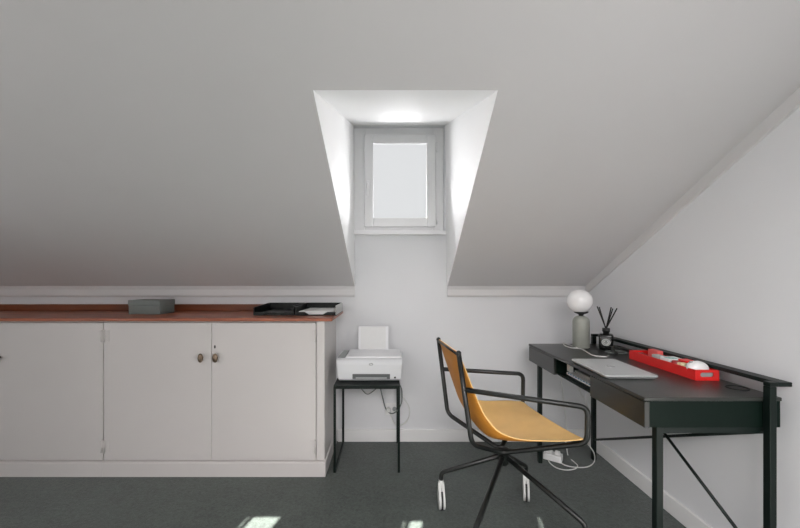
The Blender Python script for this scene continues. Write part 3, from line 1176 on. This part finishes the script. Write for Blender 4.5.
nprof = [(.297, 1.530, .848), (.3120, 1.530, .812), (.3300, 1.530, .770), (.383, 1.521, .634), (.413, 1.515, .575), (.455, 1.503, .527), (.505, 1.493, .504), (.563, 1.480, .495), (.694, 1.452, .501), (.792, 1.430, .518)]
fprof = [(.258, 1.880, .848), (.2730, 1.880, .812), (.2910, 1.880, .770), (.343, 1.886, .645), (.372, 1.890, .590), (.412, 1.896, .545), (.460, 1.904, .522), (.516, 1.913, .511), (.640, 1.932, .506), (.727, 1.945, .495)]
ns = spline(nprof, 5)
fs_ = spline(fprof, 5)
bm = new_bm()
NV = 14
grid = []
L = len(ns)
for i in range(L):
    u = i / (L - 1)
    row = []
    for j in range(NV + 1):
        t = j / NV
        p = ns[i].lerp(fs_[i], t)
        sag = 4 * t * (1 - t)
        k_seat = min(1, max(0, (u - .30) / .28)) * (1 - min(1, max(0, (u - .60) / .40)) * .85)
        k_back = min(1, u / .30) * min(1, max(0, (.72 - u) / .30))
        p = p + Vector((-.034 * sag ** .6 * k_back, 0, -.078 * sag ** .6 * k_seat))
        row.append(bm.verts.new(p))
    grid.append(row)
for i in range(L - 1):
    for j in range(NV):
        f = bm.faces.new((grid[i][j], grid[i + 1][j], grid[i + 1][j + 1], grid[i][j + 1]))
        f.smooth = True
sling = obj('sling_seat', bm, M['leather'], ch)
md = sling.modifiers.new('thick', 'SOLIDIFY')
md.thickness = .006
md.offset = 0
sling.data.materials.append(M['leather_shaded'])
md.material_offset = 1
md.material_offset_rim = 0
md = sling.modifiers.new('sub', 'SUBSURF')
md.levels = 1
md.render_levels = 1
bm = new_bm()
add_tube(bm, [(near['top'][0] - .001, near['top'][1] + .012, .838), (far['top'][0] - .001, far['top'][1] - .012, .838)], .007, 10)
obj('top_rail', bm, M['chair_metal'], ch)
for s_ in (near, far):
    bm = new_bm()
    t = bmesh.new()
    bmesh.ops.create_uvsphere(t, u_segments=14, v_segments=10, radius=.0118)
    bmesh.ops.translate(t, vec=Vector(s_['top']), verts=t.verts)
    for f in t.faces:
        f.smooth = True
    merge(bm, t)
    obj('post_cap', bm, M['chair_metal'], ch)
bm = new_bm()
add_tube(bm, spline([(near['fb'][0] - .008, near['fb'][1] + .012, .497), (.76, 1.56, .473), (.745, 1.69, .460), (.735, 1.82, .462), (far['fb'][0] - .006, far['fb'][1] - .012, .474)], 6), .008, 10)
obj('front_rail', bm, M['chair_metal'], ch)
bm = new_bm()
add_lathe(bm, [(0, .300), (.020, .300), (.024, .308), (.024, .352), (.030, .356), (.030, .372), (.018, .376), (0, .376)], 24, HUB.x, HUB.y)
obj('hub', bm, M['chair_metal'], ch)
feet = [Vector((.261, 1.814)), Vector((.720, 1.880)), Vector((.788, 1.432)), Vector((.318, 1.365))]
cdir = [(.02, 1), (.30, .95), (.75, -.66), (-.15, -.99)]
for (q, cd) in zip(feet, cdir):
    bm = new_bm()
    h = Vector((HUB.x, HUB.y, .338))
    dirv = (Vector((q.x, q.y, 0)) - Vector((HUB.x, HUB.y, 0))).normalized()
    add_tube(bm, fillet([h + dirv * .012, Vector((q.x, q.y, .176)), Vector((q.x, q.y, .128))], .028, 6), .0112, 12)
    lg = obj('leg', bm, M['chair_metal'], ch)
    # trailing caster: two slim white discs in a hood
    u = Vector((cd[0], cd[1], 0)).normalized()
    n_ = Vector((-u.y, u.x, 0))
    cc = Vector((q.x, q.y, .052)) - u * .012
    bm = new_bm()
    out = []
    for k in range(31):                      # drop-shaped side cover, its tip under the leg
        a = math.radians(-215 + 250 * k / 30 + 90 - 90)
        out.append((.049 * math.cos(a), .049 * math.sin(a)))
    out += [(.022, .074), (.005, .076)]
    for sgn in (-1, 1):
        o_ = cc + n_ * sgn * .0012
        add_prism(bm, [o_ + u * a + Vector((0, 0, b)) for (a, b) in out], n_ * sgn * .0135)
    add_tube(bm, [Vector((q.x, q.y, .140)), Vector((q.x, q.y, .118)), Vector((q.x, q.y, .100))], [.0125, .0125, .009], 12)
    obj('caster', bm, M['caster'], lg)
    bm = new_bm()
    for sgn in (-1, 1):
        o_ = cc + n_ * sgn * .0002
        ring_o = [o_ + u * .052 * math.cos(k * PI / 14) + Vector((0, 0, .052 * math.sin(k * PI / 14))) for k in range(28)]
        add_prism(bm, ring_o, n_ * sgn * .0045)
    obj('tyre', bm, M['dark_rubber'], lg)

# ------------------------------------------------------------------ power strip and floor cables
pc = on_z(553, 456.5, .02)
ps = thing('power_strip', 'white power strip on the carpet under the far end of the desk', 'power strip', (pc.x, pc.y, 0))
mt = Matrix.Translation((pc.x, pc.y, 0)) @ Matrix.Rotation(math.radians(-35), 4, 'Z')
bm = new_bm()
add_box(bm, -.055, .055, -.03, .03, 0.0, .042, bev=.005, mtx=mt)
obj('strip_body', bm, M['white_plastic'], ps)
bm = new_bm()
add_box(bm, -.040, -.004, -.018, .018, .042, .072, bev=.005, mtx=mt)
obj('plug', bm, M['white_plastic'], ps)
bm = new_bm()
add_box(bm, .012, .042, -.016, .014, .042, .062, bev=.005, mtx=mt)
obj('plug', bm, M['white_plastic'], ps)
bm = new_bm()
zf_ = .005
add_tube(bm, spline([(pc.x - .045, pc.y + .025, .02), on_z(547.5, 458.5, zf_), on_z(550.5, 463.5, zf_), on_z(557, 468, zf_), on_z(566, 470, zf_), on_z(575, 468.8, zf_), on_z(577.5, 465.5, zf_), on_z(573, 461, zf_),
                     P(568.5, 457, 2.34), P(566.5, 447, 2.36), P(565.5, 436, 2.40), P(566.5, 425, 2.44), P(564, 405, 2.45), P(562, 385, 2.42), P(561, 372, 2.36)], 7), .0034, 8)
tag(obj('power_cable', bm, M['white_cable']), 'white cable looping on the carpet and rising behind the far desk legs', 'cable')
bm = new_bm()
add_tube(bm, spline([(pc.x + .04, pc.y - .03, .018), on_z(562, 463.5, zf_), on_z(570, 466.5, zf_), on_z(582, 467.5, zf_), on_z(590, 465.8, zf_), on_z(594.5, 461, zf_), P(594, 453, 2.20), P(590, 446.5, 2.20), P(588.3, 442, 2.25),
                     P(590, 432, 2.29), P(590, 415, 2.29), P(586, 402, 2.27), P(580, 391, 2.24), P(576, 378, 2.2)], 7), .0034, 8)
tag(obj('power_cable', bm, M['white_cable']), 'white cable curving along the right of the power strip up to the desk', 'cable')

# ------------------------------------------------------------------ light
world = bpy.data.worlds.new('overcast_sky')
SC.world = world
world.use_nodes = True
nt = world.node_tree
bg = nt.nodes['Background']
tc = nt.nodes.new('ShaderNodeTexCoord')
sep = nt.nodes.new('ShaderNodeSeparateXYZ')
nt.links.new(tc.outputs['Generated'], sep.inputs[0])
mr = nt.nodes.new('ShaderNodeMapRange')          # overcast sky: brighter towards the zenith
mr.interpolation_type = 'SMOOTHSTEP'
mr.inputs['From Min'].default_value = 0.36
mr.inputs['From Max'].default_value = 0.75
mr.inputs['To Min'].default_value = 0.77
mr.inputs['To Max'].default_value = 3.0
nt.links.new(sep.outputs['Z'], mr.inputs['Value'])
nt.links.new(mr.outputs[0], bg.inputs['Strength'])
bg.inputs['Color'].default_value = (0.97, 0.985, 1.0, 1)


def area(name, loc, direction, sx, sy, power, color=(1, 1, 1), portal=False, spread=PI):
    l = bpy.data.lights.new(name, 'AREA')
    l.shape = 'RECTANGLE'
    l.size, l.size_y = sx, sy
    l.energy = power
    l.color = color
    l.spread = spread
    if portal:
        l.cycles.is_portal = True
    o = bpy.data.objects.new(name, l)
    COL.objects.link(o)
    o.location = loc
    o.rotation_euler = Vector(direction).to_track_quat('-Z', 'Y').to_euler()
    return o


area('window_fill', (XL - .12, (LW0 + LW1) / 2, (LZ0 + LZ1) / 2), (1, 0, 0), LW1 - LW0 - .1, 0.95, 12, (1, .90, .84))  # fill lamp at the added left window, warm to tint that side
for (x0, x1, y0, y1), pw in zip(big, (19, 76)):
    yc = (y0 + y1) / 2
    area('roof_daylight', ((x0 + x1) / 2, yc, zrear(yc) + .16), (0, SL, -1) if x0 < -1 else (.66, .60, -1.1), x1 - x0 - .1, .85, pw, (1, .96, .965), spread=PI if x0 < -1 else math.radians(140))
area('window_fill', ((RW0 + RW1) / 2, YB - .12, (RZ0 + RZ1) / 2), (0, 1, 0.0), RW1 - RW0 - .1, RZ1 - RZ0 - .06, 10, (1, .94, .91))  # fill lamp at the added rear window, for the cabinet fronts
# added fill lamps outside the dormer, beyond its visible pane, brightening cheeks and soffit
cxw = (HX0 + HX1) / 2
area('dormer_fill', (cxw, D + 0.30, 2.75), (0, -.75, -1.0), 0.9, 0.5, 420, (.99, .98, 1))
wc = Vector((cxw, D, 1.87))
for (p, sx, sy, e) in (((-0.94, 6.0, 2.05), 1.1, 1.8, 145), ((1.22, 6.0, 2.05), 1.1, 1.8, 145), ((cxw, 6.0, 1.4), 3.0, 1.0, 45)):
    area('dormer_fill', p, wc - Vector(p), sx, sy, e, (.99, .98, 1))
s = bpy.data.lights.new('sun', 'SUN')
s.energy = 60
s.angle = math.radians(0.35)
s.color = (1, .94, .89)
so = bpy.data.objects.new('sun', s)
COL.objects.link(so)
so.location = (-3, -3, 4)
so.rotation_euler = Vector((.62, .78, -1.0)).to_track_quat('-Z', 'Y').to_euler()

# ------------------------------------------------------------------ camera and view
cam = bpy.data.cameras.new('camera')
cam.sensor_fit = 'HORIZONTAL'
cam.sensor_width = 36
cam.lens = F / 800 * 36
cam.shift_x = (400 - VX) / 800
cam.shift_y = -(264 - VY) / 800
cam.clip_start = 0.02
co = bpy.data.objects.new('camera', cam)
COL.objects.link(co)
co.location = (0, 0, EYE)
co.rotation_euler = (PI / 2, 0, 0)
SC.camera = co
SC.view_settings.view_transform = 'Standard'
SC.view_settings.look = 'None'
SC.view_settings.exposure = 0.0
SC.view_settings.gamma = 1.0
SC.view_settings.use_curve_mapping = False
try:
    SC.cycles.use_denoising = True
    SC.cycles.max_bounces = 10
    SC.cycles.diffuse_bounces = 6
    SC.cycles.sample_clamp_indirect = 4
except Exception:
    pass
